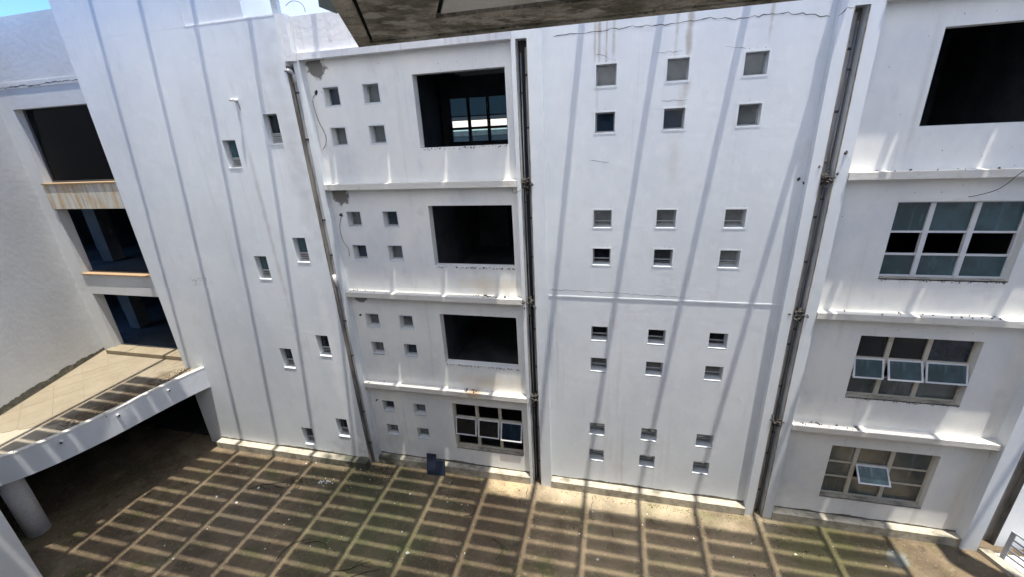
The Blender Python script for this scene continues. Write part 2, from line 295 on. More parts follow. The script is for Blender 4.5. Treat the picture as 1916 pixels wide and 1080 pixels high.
# pilasters with drain chases
def pilaster(x0, c0, c1, x1, zt, dark, top=True):
    y = -.2
    link('pilaster', MB().box(x0, c0, y, .28, 0, TOP).me('pilaster', 'paint'), bld)
    link('pilaster', MB().box(c1, x1, y, .28, 0, TOP).me('pilaster', 'paint'), bld)
    link('chase_back', MB().box(c0, c1, .12, .28, 0, zt).me('chase_back', dark), bld)
    link('chase_lintel', MB().box(c0, c1, y, .28, zt, TOP).me('chase_lintel', 'paint'), bld)
    for e in ((c0-.004, c0+.012), (c1-.012, c1+.004)):
        link('edge_strip', MB().box(e[0], e[1], y-.006, y+.03, .02, zt-.01).me('edge_strip', 'edge'), bld)
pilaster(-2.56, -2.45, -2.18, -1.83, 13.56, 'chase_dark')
pilaster(4.19, 4.43, 4.70, 4.96, 13.54, 'chase')
link('pilaster', MB().box(-8.56, -8.36, -.2, .28, 0, TOP).me('pilaster', 'tower'), bld)
link('chase_back', MB().box(-8.86, -8.56, .10, .28, 0, 13.5).me('chase_back', 'chase'), bld)
link('chase_lintel', MB().box(-8.66, -8.56, -.2, .28, 13.5, TOP).me('chase_lintel', 'paint'), bld)
link('pilaster', MB().box(9.66, 10.04, -.30, .28, 0, TOP).me('pilaster', 'paint'), bld)
link('chase_back', MB().box(10.04, 10.60, .12, .28, 0, TOP).me('chase_back', 'chase'), bld)
link('chase_side', MB().box(10.60, 10.612, -.022, .119, 0, TOP-.9).me('chase_side', 'chase'), bld)
link('end_wall', MB().box(10.613, 14, -.02, .28, 0, TOP-.9).me('end_wall', 'bay'), bld)
# ledges
for i, rz in enumerate((2.08, -1.32, -4.72, -8.12)):
    z = rz+R2W
    link('ledge', MB().box(-8.355, -2.565, -.25, -.002, z-.16, z).me('ledge', 'parapet' if i == 0 else 'ledge'), bld)
    link('ledge', MB().box(4.965, 9.655, -.25, -.002, z-.16, z).me('ledge', 'ledge'), bld)
link('string_course', MB().box(-1.82, 4.18, -.012, -.001, 6.98, 7.02).me('string_course', 'centre'), bld)
# plinths, with a ragged strip of bare mortar where the paint stops
def plinth(par, x0, x1, yw, yf, h=.29):
    link('plinth', MB().box(x0, x1, yf, yw-.001, 0, h).me('plinth', 'plinth'), par)
    vs = []; fs = []; n = int((x1-x0)/.07); rnd = random.Random(int(x0*10))
    hh = .06
    for i in range(n+1):
        x = x0+(x1-x0)*i/n; hh = min(.10, max(.035, hh+rnd.uniform(-.018, .018)))
        vs += [(x, yw-.006, h), (x, yw-.006, h+hh), (x, yw+.01, h+hh)]
        if i: k = 3*i; fs += [(k-3, k, k+1, k-2), (k-2, k+1, k+2, k-1)]
    link('mortar_joint', mesh('mortar_joint', vs, fs, 'mortar'), par)
plinth(bld, -8.355, -2.565, 0, -.24); plinth(bld, -1.825, 4.185, 0, -.25); plinth(bld, 4.965, 9.655, 0, -.25)
# roof slab and rear wall so that the block is closed
link('roof_slab', boxme('roof_slab', 'parapet', -16.0, 14, .28, 8, 13.9, 14.1), bld)
link('rear_wall', wall_y(-16, 14, 7.9, 8.1, 0, 13.9, [(-8.3, -2.7, 10.2, 13.6)], 'near'), bld)

# windows ---------------------------------------------------------
W_ = .468; H_ = .466
def ring(mb, x0, x1, z0, z1, w, y0, y1):
    mb.box(x0, x1, y0, y1, z0, z0+w); mb.box(x0, x1, y0, y1, z1-w, z1); mb.box(x0, x0+w, y0, y1, z0+w, z1-w); mb.box(x1-w, x1, y0, y1, z0+w, z1-w)
def small_window(par, xc, zc, w, h, pane, surround, bar, depth=.20, frm='frame'):
    key = f'{w:.3f}{h:.3f}{surround}'
    mb = MB()
    if surround: ring(mb, -w/2-.035, w/2+.035, -h/2-.035, h/2+.035, .035, -.005, .0)
    mb.box(-w/2, w/2, .0, depth+.06, -h/2-.02, -h/2+.006)                                      # sill slab
    o = link('window', cache('win'+key, lambda: mb.me('window', 'paint')), par, (xc, 0, zc))
    def fr():
        q = MB(); ring(q, -w/2+.003, w/2-.003, -h/2+.008, h/2-.003, .028, depth, depth+.045)
        if bar: q.box(-w/2+.03, w/2-.03, depth-.004, depth+.04, -h/2+.13, -h/2+.155)
        return q.me('frame', frm)
    link('frame', cache(f'fr{w:.3f}{h:.3f}{bar}{depth}{frm}', fr), o)
    link('pane', cache(f'pn{w:.3f}{h:.3f}{pane}{depth}', lambda: boxme('pane', pane, -w/2+.02, w/2-.02, depth+.02, depth+.028, -h/2+.02, h/2-.02)), o, rot=(random.uniform(-.02, .02), 0, random.uniform(-.02, .02)))
    return o
_c = {}
def cache(k, f):
    if k not in _c: _c[k] = f()
    return _c[k]
for ci, (a, b) in enumerate(CX):
    for ri, (t, u) in enumerate(rowsz):
        pane = ['g_grey', 'g_blue', 'g_grey', 'g_dark', 'g_dark', 'g_reflect', 'g_grey', 'g_grey'][ri]
        if ci == 2 and ri in (1, 3): pane = 'g_grey'
        small_window(bld, (a+b)/2, (t+u)/2+R2W, W_, H_, pane, ri < 4, ri >= 2, .20 if ri < 4 else .24)
for ci, (a, b) in enumerate(BX):
    for ri, (t, u) in enumerate(rowsz):
        small_window(bld, (a+b)/2, (t+u)/2+R2W, b-a, H_, 'g_reflect' if (ri+ci) % 3 else 'g_blue', ri < 4 or ri == 4, False, .22)

def grid_window(par, x0, x1, zt, zb, rows, mull, fmat, panes, sashes, y=.16, cream='cream'):
    """3x3 light window; rows = heights of transoms (world z), sashes = {col: (angle, pane)} top-hung middle lights"""
    mb = MB(); mb.box(x0, x1, .0, y+.1, zb-.03, zb+.004)
    o = link('window', mb.me('window', 'plinth'), par)
    q = MB(); ring(q, x0+.004, x1-.004, zb+.006, zt-.004, .045, y, y+.07)
    for mx_ in mull: q.box(mx_-.05, mx_+.05, y-.015, y+.075, zb+.05, zt-.05)
    link('frame', q.me('frame', cream), o)
    xs = [x0+.03, *mull, x1-.03]
    for c in range(3):
        a = xs[c]+.05 if c else xs[c]+.02; b = xs[c+1]-.05 if c < 2 else xs[c+1]-.02
        for zz in rows: link('transom', boxme('transom', cream, a, b, y+.002, y+.06, zz-.022, zz+.022), o)
        zs = [(zt-.04, rows[0]+.022), (rows[0]-.022, rows[1]+.022), (rows[1]-.022, zb+.05)]
        for r, (t, u) in enumerate(zs):
            p = panes[r][c]
            if p: link('pane', boxme('pane', p, a, b, y+.03, y+.038, u, t), o)
        if c in sashes:
            ang, p = sashes[c]; t, u = zs[1]; h = t-u+.03; w = b-a+.03
            e = MB(); ring(e, -w/2, w/2, -h, 0, .04, -.035, 0); mbp = e.me('sash', 'white_frame')
            so_ = link('sash', mbp, o, ((a+b)/2, y-.005, t+.015), (-math.radians(ang), 0, 0))
            # the glass is held by the sash, so it is part of the same leaf
            n = len(mbp.vertices)
            bm = bmesh.new(); bm.from_mesh(mbp); mbp.materials.append(M[p])
            vv = [bm.verts.new(c_) for c_ in ((-w/2+.04, -.02, -h+.04), (w/2-.04, -.02, -h+.04), (w/2-.04, -.02, -.04), (-w/2+.04, -.02, -.04))]
            fc = bm.faces.new(vv); fc.material_index = 1; bm.to_mesh(mbp); bm.free()
    return o
D0 = None
grid_window(bld, *D_BIG[1][:2], D_BIG[1][2]+R2W, D_BIG[1][3]+R2W, (-2.73+R2W, -3.27+R2W), (6.91, 7.75), 'frame',
            [['g_teal']*3, [D0]*3, ['g_teal']*3], {}, cream='white_frame')
grid_window(bld, *D_BIG[2][:2], D_BIG[2][2]+R2W, D_BIG[2][3]+R2W, (-6.09+R2W, -6.64+R2W), (6.88, 7.71), 'frame',
            [['g_dark', 'g_dark', 'g_blue'], [D0]*3, ['g_reflect']*3], {0: (20, 'g_teal'), 1: (26, 'g_teal'), 2: (20, 'g_teal')})
grid_window(bld, *D_BIG[3][:2], D_BIG[3][2]+R2W, D_BIG[3][3]+R2W, (-9.52+R2W, -10.05+R2W), (6.87, 7.72), 'frame',
            [['g_reflect']*3, ['g_reflect', D0, 'g_reflect'], ['g_reflect']*3], {1: (42, 'g_pale')})
grid_window(bld, *B_BIG[3][:2], B_BIG[3][2]+R2W, B_BIG[3][3]+R2W, (-9.42+R2W, -10.08+R2W), (-4.42, -3.6), 'frame',
            [[D0]*3, [D0]*3, [D0, D0, D0]], {0: (12, 'g_dark'), 1: (14, 'g_dark'), 2: (20, 'g_blue')})
# rooms behind the openings
for k in range(4):
    zf = R2W-ST*k-1.9+.25; zc = R2W-ST*k+1.95
    zf = max(zf, .02)
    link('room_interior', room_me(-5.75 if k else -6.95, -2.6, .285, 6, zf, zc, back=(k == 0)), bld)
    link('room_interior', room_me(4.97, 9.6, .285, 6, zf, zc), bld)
for k in range(1, 4):
    zc = R2W-ST*k+1.95
    for x in (-4.9, -3.2): link('ceiling_beam', boxme('ceiling_beam', 'room', x-.12, x+.12, .29, 5.99, zc-.35, zc-.002), bld)
    link('door_leaf', boxme('door_leaf', 'teal_wall', -4.4, -3.5, 5.9, 5.95, max(.03, zc-3.6), zc-1.4), bld)
# top bay room: rear window seen through the opening, ceiling battens and a lamp tube
rw = [(-6.5+i*.86+.05+.0, -6.5+i*.86+.80, 10.98+R2W-R2W+a_, 10.98+a_+h) for i in range(0) for a_, h in ()]
holes = []
for i in range(4):
    x = -6.62+i*.80+(.35 if i == 3 else 0)
    for z0, z1 in ((11.18, 11.62), (11.72, 12.10), (12.14, 12.78)): holes.append((x+.05, x+.74, z0, z1))
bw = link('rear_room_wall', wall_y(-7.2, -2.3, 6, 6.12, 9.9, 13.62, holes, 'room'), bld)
for h in holes:
    if h[2] != 11.72: link('pane', boxme('pane', 'g_clear', h[0], h[1], 6.05, 6.058, h[2], h[3]), bw)
for k in range(9): link('ceiling_batten', boxme('ceiling_batten', 'louvre', -5.7, -2.62, .6+k*.55, .66+k*.55, 13.44, 13.5), bld)
tb = thing('ceiling_lamp', 'thin white tube lamp on the ceiling of the top open room', 'lamp', (-3.2, 1.2, 13.36))
link('tube', MB().tube([(-.35, 0, 0), (.0, .4, 0)], .02).me('tube', 'tube', True), tb); link('bracket', boxme('bracket', 'tube', -.2, -.14, .16, .22, 0, .09), tb)

# horizontal crack across the centre wall, small drill holes and paint flaws
link('crack', ribbon([(-1.6, 0, 13.55), (-.9, 0, 13.58), (.1, 0, 13.60), (.9, 0, 13.57), (1.7, 0, 13.62), (2.3, 0, 13.55), (3.3, 0, 13.56), (4.1, 0, 13.42)], .018, (0, -.003, 0), 'crack', jag=.022), bld)
link('crack', ribbon([(4.19, -.2, 13.40), (4.3, -.2, 13.52), (4.43, -.2, 13.5)], .018, (0, -.003, 0), 'crack', jag=.02), bld)
for pts in ([(-.65, 0, 13.1), (-.45, 0, 13.1), (-.3, 0, 12.99)], [(.75, 0, 13.02), (1.3, 0, 13.04)], [(2.2, 0, 13.05), (2.45, 0, 13.0), (2.6, 0, 12.97)], [(.9, 0, 12.02), (1.5, 0, 12.03)], [(-.7, 0, 10.75), (-.2, 0, 10.70)], [(-1.8, 0, 7.2), (.2, 0, 7.16), (2, 0, 7.1)]):
    link('crack', ribbon(pts, .009, (0, -.003, 0), 'crack', jag=.02), bld)
dots = []
rnd = random.Random(5)
for a, b, t, u in B_BIG[:3]+D_BIG:
    for i in range(5): dots.append((a+.25+i*.5, .0, t+.2+R2W))
for a, b in CX:
    for t, u in rowsz[:4]:
        for i in range(3): dots.append((a+.05+i*.18+rnd.uniform(-.03, .03), 0, t+.07+R2W))
for i in range(60): dots.append((rnd.uniform(-8.2, -2.8) if i % 2 else rnd.uniform(5.1, 9.5), 0, rnd.uniform(.5, 13.5)))
def inhole(p): return any(h[0]-.02 < p[0] < h[1]+.02 and h[2]-.02 < p[2] < h[3]+.02 for h in bh+ch+hol(D_BIG))
dots = [d for d in dots if not inhole(d)]
link('drill_holes', rocks('drill_holes', [(d, rnd.uniform(.006, .014)) for d in dots], 'crack'), bld, kind='stuff')
# knocked-out pipe holes of the bay
for (x, z, s) in ((-8.14, 1.14, .085), (-8.13, -2.25, .075), (-8.13, -5.61, .06), (-8.13, -8.97, .06)):
    z += R2W
    c = [((x+random.uniform(-.5, .5)*s, .0, z+random.uniform(-.5, .5)*s), s*.55) for _ in range(6)]
    link('broken_pipe_hole', rocks('broken_pipe_hole', c, 'rubble', int(z*10)), bld)
# rough broken sill edges
for (a, b, t, u) in B_BIG[:3]+D_BIG[1:3]:
    rnd = random.Random(int(u*100)); z = u+R2W
    c = [((rnd.uniform(a+.05, b), rnd.uniform(-.012, .0), z-.02+rnd.uniform(-.04, .015)), rnd.uniform(.008, .022)) for _ in range(90 if t < -1 and a < 0 else 45)]
    link('chipped_sill', rocks('chipped_sill', c, 'rubble', 3), bld, kind='stuff')
# rubble and rust crumbs on the ledges
for (x0, x1, z, n, sd) in ((-4.7, -4.2, 3.54, 22, 1), (-4.1, -3.0, 6.94, 26, 2), (-8.3, -7.2, 6.94, 7, 3), (-8.3, -7.6, 3.54, 5, 4), (5.2, 6.6, 3.54, 26, 5), (5.2, 9.5, 6.94, 16, 6), (5.2, 9.5, 10.34, 10, 7)):
    rnd = random.Random(sd)
    link('rubble_crumbs', rocks('rubble_crumbs', [((rnd.uniform(x0, x1), rnd.uniform(-.22, -.03), z+.004), rnd.uniform(.012, .035)) for _ in range(n)], 'rubble', sd), bld, kind='stuff')
# broken slab edges where each floor crosses a chase
for (x, w, zs) in ((-2.3, .30, (10.1, 6.75, 3.45)), (4.56, .30, (10.15, 6.72, 3.40))):
    for z in zs:
        rnd = random.Random(int(z*7+x)); z0 = z+.1
        c = [((x+rnd.gauss(0, w*.36), rnd.uniform(-.23, -.02), z0+rnd.gauss(0, .09)), rnd.uniform(.025, .065)) for _ in range(34)]
        link('broken_slab_edge', rocks('broken_slab_edge', c, 'rubble', int(z)), bld)
for (x, z) in ((4.05, 10.18), (4.80, 10.75), (4.18, 10.10)):
    link('broken_slab_edge', rocks('broken_slab_edge', [((x, -.2 if x > 4.19 else 0, z), .045), ((x+.03, -.2 if x > 4.19 else 0, z+.03), .03)], 'rubble', 2), bld)

# ---------------------------------------------------------------- stair tower (A)
YA = -.4; AX0 = -16.0; AX1 = -8.66
tower = thing('stair_tower', 'tall white windowed tower wall with slanting shadow bands left of the first drainpipe', 'building')
AW = [(-9.72, -9.26, .66, -.13), (-11.34, -10.87, .04, -.74)]
aw = []
for k in range(4):
    for a, b, t, u in AW: aw.append((a, b, t-ST*k-.13*(k > 0), u-ST*k-.13*(k > 0)))
link('wall', wall_y(AX0, AX1, YA, .0, 0, TOP, hol(aw), 'tower'), tower)
link('side_wall', boxme('side_wall', 'chase', AX1-.35, AX1-.002, .0, .28, 0, 13.6), tower)
link('chase_side', boxme('chase_side', 'chase', AX1+.0, AX1+.012, YA+.02, .09, .0, 13.45), tower)
link('side_wall', boxme('side_wall', 'tower', AX0, AX0+.3, .001, .5, 0, TOP), tower)
link('coping', boxme('coping', 'parapet', -11.55, AX1+.0, YA-.004, .02, TOP+.002, TOP+.035), tower)
link('parapet_return', boxme('parapet_return', 'parapet', -8.659, -8.40, -.36, .28, 13.55, TOP+.03), tower)
link('upper_wall', wall_y(AX0, -11.5, YA, .0, TOP+.002, 17.5, [], 'tower'), tower)
link('set_back_block', boxme('set_back_block', 'tower', -11.499, -9.62, YA+.03, 5, 14.63, 17.5), tower)
link('roof_slab', boxme('roof_slab', 'parapet', AX0+.3, -11.5, .001, .049, 17.2, 17.4), tower)
plinth(tower, AX0+.6, AX1+.02, YA, YA-.27, .29)
for (a, b, t, u) in aw:
    w = b-a; h = t-u
    o = link('window', cache('awin', lambda: MB().box(-.235, .235, -.012, .3, -.42, -.398).box(-.235, .235, -.012, 0, -.43, -.42).me('window', 'paint')), tower, ((a+b)/2, YA, (t+u)/2+R2W))
    o.data = cache('awin2', lambda: MB().box(-w/2, w/2, -.012, .3, -h/2-.02, -h/2+.006).me('window', 'paint'))
    def fr():
        q = MB(); ring(q, -w/2+.003, w/2-.003, -h/2+.008, h/2-.003, .03, .16, .21); q.box(-w/2+.03, w/2-.03, .15, .2, -h/2+.25, -h/2+.285); return q.me('frame', 'frame')
    link('frame', cache('afr', fr), o)
    k = round(-(t-.6)/3.4)
    link('pane', boxme('pane', ['g_teal', 'g_teal', 'g_blue', 'g_dark'][min(k, 3)] if a < -10 else ['g_dark', 'g_teal', 'g_dark', 'g_dark'][min(k, 3)], -w/2+.03, w/2-.03, .18, .188, -h/2+.28, h/2-.03), o)
    link('backing', cache('abk', lambda: boxme('backing', 'frame_dark', -w/2+.02, w/2-.02, .225, .235, -h/2+.02, h/2-.02)), o)
    bl = cache('abl', lambda: boxme('louvre_blade', 'louvre', -w/2+.03, w/2-.03, -.03, .03, -.004, .004))
    for i in range(4): link('louvre_blade', bl, o, (0, .185, -h/2+.045+i*.056), (math.radians(-38), 0, 0))
link('chipped_patch', rocks('chipped_patch', [((-13.9+random.uniform(-.35, .5), YA, 7.15+random.uniform(-.12, .18)), random.uniform(.006, .02)) for _ in range(30)], 'crack', 4), tower, kind='stuff')

# security camera on the tower
sc = thing('security_camera', 'small white bullet security camera on the tower wall above a long dirt streak', 'camera', (-10.46, YA, 12.72))
link('mount', MB().tube([(0, 0, 0), (0, -.05, 0)], .05, 12).me('mount', 'cam_white', True), sc)
link('arm', MB().tube([(0, -.04, 0), (-.01, -.10, -.02), (-.03, -.13, -.01)], .014, 8).me('arm', 'cam_white', True), sc)
link('body', MB().tube([(.02, -.10, .02), (-.07, -.145, 0)], .036, 14).me('body', 'cam_white', True), sc)
link('lens', MB().tube([(-.069, -.1445, .0), (-.082, -.151, -.003)], .032, 14).me('lens', 'black', True), sc)
link('cable', MB().tube([(0.03, -.02, -.03), (.05, -.012, -.12), (.06, -.012, -.25)], .008, 6).me('cable', 'cable'), sc)

# ---------------------------------------------------------------- drain pipes in the chases
def pipe(x, y, zt, label, r, mt, zj, bend=False):
    t = thing('drain_pipe', label, 'pipe', (x, y, 0), group='drain pipes in the facade chases')
    pts = [(0, 0, .05)]+[(random.uniform(-.012, .012), 0, z) for z in [zt*i/8 for i in range(1, 8)]]+[(0, 0, zt)]
    if bend: pts += [(.0, -.02, zt+.08), (-.03, -.10, zt+.16), (-.07, -.22, zt+.19)]
    link('pipe', MB().tube(pts, r, 12).me('pipe', mt, True), t)
    for z in zj:
        link('collar', cache(f'collar{r}', lambda: MB().tube([(0, 0, -.025), (0, 0, .025)], r+.014, 12).me('collar', 'clamp', True)), t, (0, 0, z))
    return t
zj = [.9, 2.3, 4.6, 5.9, 8.2, 9.3, 11.6, 12.8]
pipe(-2.245, .03, 13.4, 'grey drain pipe in the dark chase between the bay and the central wall', .040, 'pipe', zj)
p2 = pipe(4.55, .03, 13.45, 'grey drain pipe in the chase at the right of the central wall', .042, 'pipe', zj)
p1 = pipe(-8.60, -.20, 13.15, 'grey drain pipe with a white elbow beside the tower', .042, 'pipe', zj, True)
for x_, r_w, nm_, lab in ((-2.39, .018, 'pipe', 'thin conduit beside the drain pipe in the dark chase'), (4.64, .022, 'pipe', 'thin conduit beside the drain pipe in the right chase')):
    t_ = thing('conduit', lab, 'conduit', (x_, .06, 0)); link('tube', MB().tube([(0, 0, .05), (.01, 0, 5), (-.008, 0, 9), (0, 0, 13.3)], r_w, 8).me('tube', nm_, True), t_)
    for z in (3.0, 6.3, 9.7, 12.4): link('clip', boxme('clip', 'clamp', -.035, .035, -.03, .03, z, z+.03), t_)
link('elbow', MB().tube([(0, 0, 13.05), (0, -.01, 13.22), (-.03, -.06, 13.32), (-.08, -.14, 13.36)], .055, 12).me('elbow', 'pipe_white', True), p1)
link('branch', MB().tube([(0, -.02, 7.15), (.0, -.05, 7.35), (-.02, -.05, 7.55)], .058, 12).me('branch', 'pipe_white', True), p1)
pipe(10.22, .0, 13.5, 'dark drain pipe in the shaded chase at the far right corner', .05, 'chase', [2, 5])
# loose concrete bits in first chase
link('broken_slab_edge', rocks('broken_slab_edge', [((-8.6+random.uniform(-.06, .05), random.uniform(-.1, .05), 6.3+random.uniform(-.1, .15)), .04) for _ in range(8)], 'rubble', 2), tower)

# ---------------------------------------------------------------- gallery link wall (left, three big openings)
YO = .3
gal = thing('gallery_link', 'white link wall with three stacked dark openings and a rust-streaked band', 'building')
GX0 = -21.2; GX1 = -15.7
OP = [(-20.45, -15.9, 1.40, -1.13), (-20.45, -15.9, -2.03, -4.63), (-20.45, -15.9, -5.49, -7.95)]
link('wall', wall_y(GX0, GX1, YO, YO+.35, 3.55, 4.06+R2W, hol(OP), 'wing'), gal)
link('lintel_band', boxme('lintel_band', 'wing', GX0+.4, AX0-.001, YO-.02, YO-.001, R2W+2.03, R2W+2.22), gal)
link('rust_band', boxme('rust_band', 'rust', -20.5, AX0-.001, YO-.06, YO-.001, R2W-2.03, R2W-1.15), gal)
link('sill', boxme('sill', 'rustsill', -20.5, AX0-.001, YO-.09, YO+.3, R2W-1.148, R2W-1.10), gal)
link('sill', boxme('sill', 'rustsill', -20.5, AX0-.001, YO-.05, YO+.34, R2W-4.628, R2W-4.58), gal)
link('crack', ribbon([(-20.6, YO-.02, 13.72), (-19.4, YO-.02, 13.75), (-19.2, YO-.02, 13.70), (-18.2, YO-.02, 13.76), (-16.1, YO-.02, 13.74)], .03, (0, -.003, 0), 'crack', jag=.02), gal)
for x0, x1 in ((-20.6, -19.5), (-19.48, -18.6), (-18.58, -17.2), (-17.18, -16.0)): link('step_block', boxme('step_block', 'canopy', x0, x1, YO-.28, YO+.3, 3.55, 3.715-(.008 if x1 == -18.6 else 0)), gal)
for a, b, t, u in OP:
    link('room_interior', room_me(-27, -15.6, YO+.352, 8, u+R2W-.05, t+R2W+.2, 'hall'), gal)
    link('column', boxme('column', 'hall', -21.9, -21.3, 2.0, 2.5, u+R2W, t+R2W+.2), gal)
    link('column', boxme('column', 'hall', -24.6, -24.1, 3.6, 4.1, u+R2W, t+R2W+.2), gal)
link('handrail', MB().tube([(-24.5, 2.3, 11.5), (-18, 2.3, 11.5)], .04).me('handrail', 'frame'), gal)
link('gallery_glazing', boxme('gallery_glazing', 'g_clear', -20.45, -15.9, YO+.28, YO+.29, R2W-1.09, 1.40+R2W), gal)
q = MB(); q.box(-20.44, -15.9, YO+.24, YO+.30, R2W-1.09, R2W-1.04).box(-20.44, -20.38, YO+.24, YO+.3, R2W-1.04, R2W+1.4)
link('glazing_frame', q.me('glazing_frame', 'frame_dark'), gal)
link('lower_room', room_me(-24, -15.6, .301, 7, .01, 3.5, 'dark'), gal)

# ---------------------------------------------------------------- side wing with canopy
wing = thing('side_wing', 'long blank white side wall with a ground-level canopy curving along its foot', 'building')
wl = [(-21.05, YO), (-20.55, -.15), (-19.98, -2.16), (-19.60, -4.0), (-19.3, -7.0)]
wl = [(-21.13, YO), (-19.55, -4.0), (-18.4, -7.0)]
def vwall(pts, z0, z1, th, mt, name):
    vs = []; fs = []
    for i, (x, y) in enumerate(pts): vs += [(x, y, z0), (x, y, z1), (x-th, y, z0), (x-th, y, z1)]
    for i in range(len(pts)-1): a = 4*i; b = a+4; fs += [(a, a+1, b+1, b), (a+2, b+2, b+3, a+3), (a+1, a+3, b+3, b+1)]
    fs += [(0, 2, 3, 1), (len(vs)-4, len(vs)-3, len(vs)-1, len(vs)-2)]
    return mesh(name, vs, fs, mt)
link('wall', vwall(wl, 3.4, 15.7, .3, 'wing', 'wall'), wing)
mj = []; fsj = []; rnd = random.Random(3); hh = .08
for i in range(80):
    t = i/79; x = wl[0][0]+(wl[1][0]-wl[0][0])*t; y = wl[0][1]+(wl[1][1]-wl[0][1])*t; hh = min(.2, max(.05, hh+rnd.uniform(-.035, .035)))
    mj += [(x+.012, y, 3.55), (x+.012, y, 3.6+hh)]
    if i: fsj.append((2*i-2, 2*i, 2*i+1, 2*i-1))
link('mortar_joint', mesh('mortar_joint', mj, fsj, 'mortar'), wing)
ZC = 3.55
EDGE = [(-15.05, YA-.002), (-15.22, -.9), (-15.42, -1.7), (-15.58, -2.5), (-15.72, -3.25), (-15.92, -4.0), (-16.22, -4.8), (-16.65, -5.5), (-17.4, -6.3), (-18.4, -7.0)]
SLAB = EDGE+[(-19.55, -4.0), (-21.12, YO-.002), (AX0-.02, YO-.002), (AX0-.002, YA-.002)]
link('canopy_slab', MB().prism(list(reversed([(x-.06 if i < 10 else x, y) for i, (x, y) in enumerate(SLAB)])), ZC-.35, ZC-.014).me('canopy_slab', 'canopy'), wing)
# screed sheet and diagonal tiles clipped to the area beside the wall
def clip(poly, a, b):
    out = []
    def side(p): return (b[0]-a[0])*(p[1]-a[1])-(b[1]-a[1])*(p[0]-a[0])
    for i in range(len(poly)):
        p, q2 = poly[i], poly[(i+1) % len(poly)]; sp, sq = side(p), side(q2)
        if sp >= 0: out.append(p)
        if (sp >= 0) != (sq >= 0): t = sp/(sp-sq); out.append((p[0]+(q2[0]-p[0])*t, p[1]+(q2[1]-p[1])*t))
    return out
AREA = [(-20.93, .0), (-19.45, -4.2), (-18.3, -4.6), (-17.0, -3.9), (-16.3, -2.2), (-15.95, -.45), (-16.05, .0)]
tile_s = .78; ca, sa = math.cos(math.radians(58)), math.sin(math.radians(58))
ntile = 0
for i in range(-14, 14):
    for j in range(-14, 14):
        c = [(i*tile_s+a*(tile_s-.012), j*tile_s+b*(tile_s-.012)) for a, b in ((0, 0), (1, 0), (1, 1), (0, 1))]
        poly = [(x*ca-y*sa-18.5, x*sa+y*ca-2.2) for x, y in c]
        for k in range(len(AREA)):
            poly = clip(poly, AREA[k], AREA[(k+1) % len(AREA)])
            if len(poly) < 3: break
        if len(poly) < 3: continue
        ar = abs(sum(poly[k][0]*poly[(k+1) % len(poly)][1]-poly[(k+1) % len(poly)][0]*poly[k][1] for k in range(len(poly))))/2
        if ar < .02: continue
        link('tile', MB().prism(poly, ZC-.013, ZC-.003+random.uniform(-.003, .003)).me('tile', 'tile'), wing); ntile += 1
# fascia made of curved beam + coping pieces with joints
def offset(pts, d): 
    out = []
    for i, p in enumerate(pts):
        a = Vector(pts[max(i-1, 0)]); b = Vector(pts[min(i+1, len(pts)-1)]); t = (b-a).normalized(); out.append((p[0]-t.y*d, p[1]+t.x*d))
    return out
def catmull(P, n=5):
    out = []
    for i in range(len(P)-1):
        p0, p1, p2, p3 = [Vector(P[max(0, min(len(P)-1, k))]) for k in (i-1, i, i+1, i+2)]
        for s in range(n):
            t = s/n; out.append(tuple(.5*((2*p1)+(p2-p0)*t+(2*p0-5*p1+4*p2-p3)*t*t+(3*p1-p0-3*p2+p3)*t*t*t)))
    out.append(tuple(P[-1])); return out
ED = catmull(EDGE, 6); IN = offset(ED, -.16)
IN = [(min(x, ED[i][0]-.1), y) for i, (x, y) in enumerate(IN)]
IN[0] = (IN[0][0], YA-.002)
def strip(i0, i1, z0, z1, mt, name, out=0, gap=0):
    vs = []; fs = []
    for i in range(i0, i1+1):
        a = Vector(ED[i]); b = Vector(IN[i]); d = (a-b).normalized()*out; a = a+d
        if gap and i == i1: a = a.lerp(Vector((*ED[i-1],))+d, gap); b = b.lerp(Vector(IN[i-1]), gap)
        vs += [(a.x, a.y, z0), (a.x, a.y, z1), (b.x, b.y, z1), (b.x, b.y, z0)]
    for i in range(i1-i0):
        k = 4*i
        for j in range(4): fs.append((k+j, k+(j+1) % 4, k+4+(j+1) % 4, k+4+j))
    fs += [(3, 2, 1, 0), (len(vs)-4, len(vs)-3, len(vs)-2, len(vs)-1)]
    return mesh(name, vs, fs, mt)
link('fascia_beam', strip(0, len(ED)-1, 2.78, ZC+.055, 'fascia', 'fascia_beam'), wing)
k = 0
while k < len(ED)-1:
    e = min(k+5, len(ED)-1); link('coping_block', strip(k, e, ZC+.056, ZC+.09, 'ledge', 'coping_block', .008, .12), wing); k = e
for px, py in ((-15.40, -1.62), (-15.70, -3.10), (-16.08, -4.42), (-16.75, -5.62)):
    s_ = link('water_spout', MB().tube([(-.1, 0, 0), (.10, 0, -.01)], .045, 12).me('water_spout', 'pipe_white', True), wing, (px, py, 3.42), (0, 0, math.radians(-15 if py > -4 else -40)))
    link('spout_hole', MB().tube([(.098, 0, -.01), (.104, 0, -.0102)], .032, 12).me('spout_hole', 'black'), s_)
rnd = random.Random(11)
link('moss_crumbs', rocks('moss_crumbs', [((rnd.uniform(-16.2, -15.5)-.3*max(0, -y-1)*.3, y, ZC), rnd.uniform(.008, .03)) for y in [rnd.uniform(-3.4, -.5) for _ in range(260)]], 'litter', 5), wing, kind='stuff')
link('column', MB().tube([(-18.05, -5.05, 0), (-18.05, -5.05, 3.2)], .29, 28).me('column', 'rough_col', True), wing)
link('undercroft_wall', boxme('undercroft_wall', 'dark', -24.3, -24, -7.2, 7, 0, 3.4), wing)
link('undercroft_floor', boxme('undercroft_floor', 'dark', -24, -16.0, -.1, .3, .0, .12), wing)
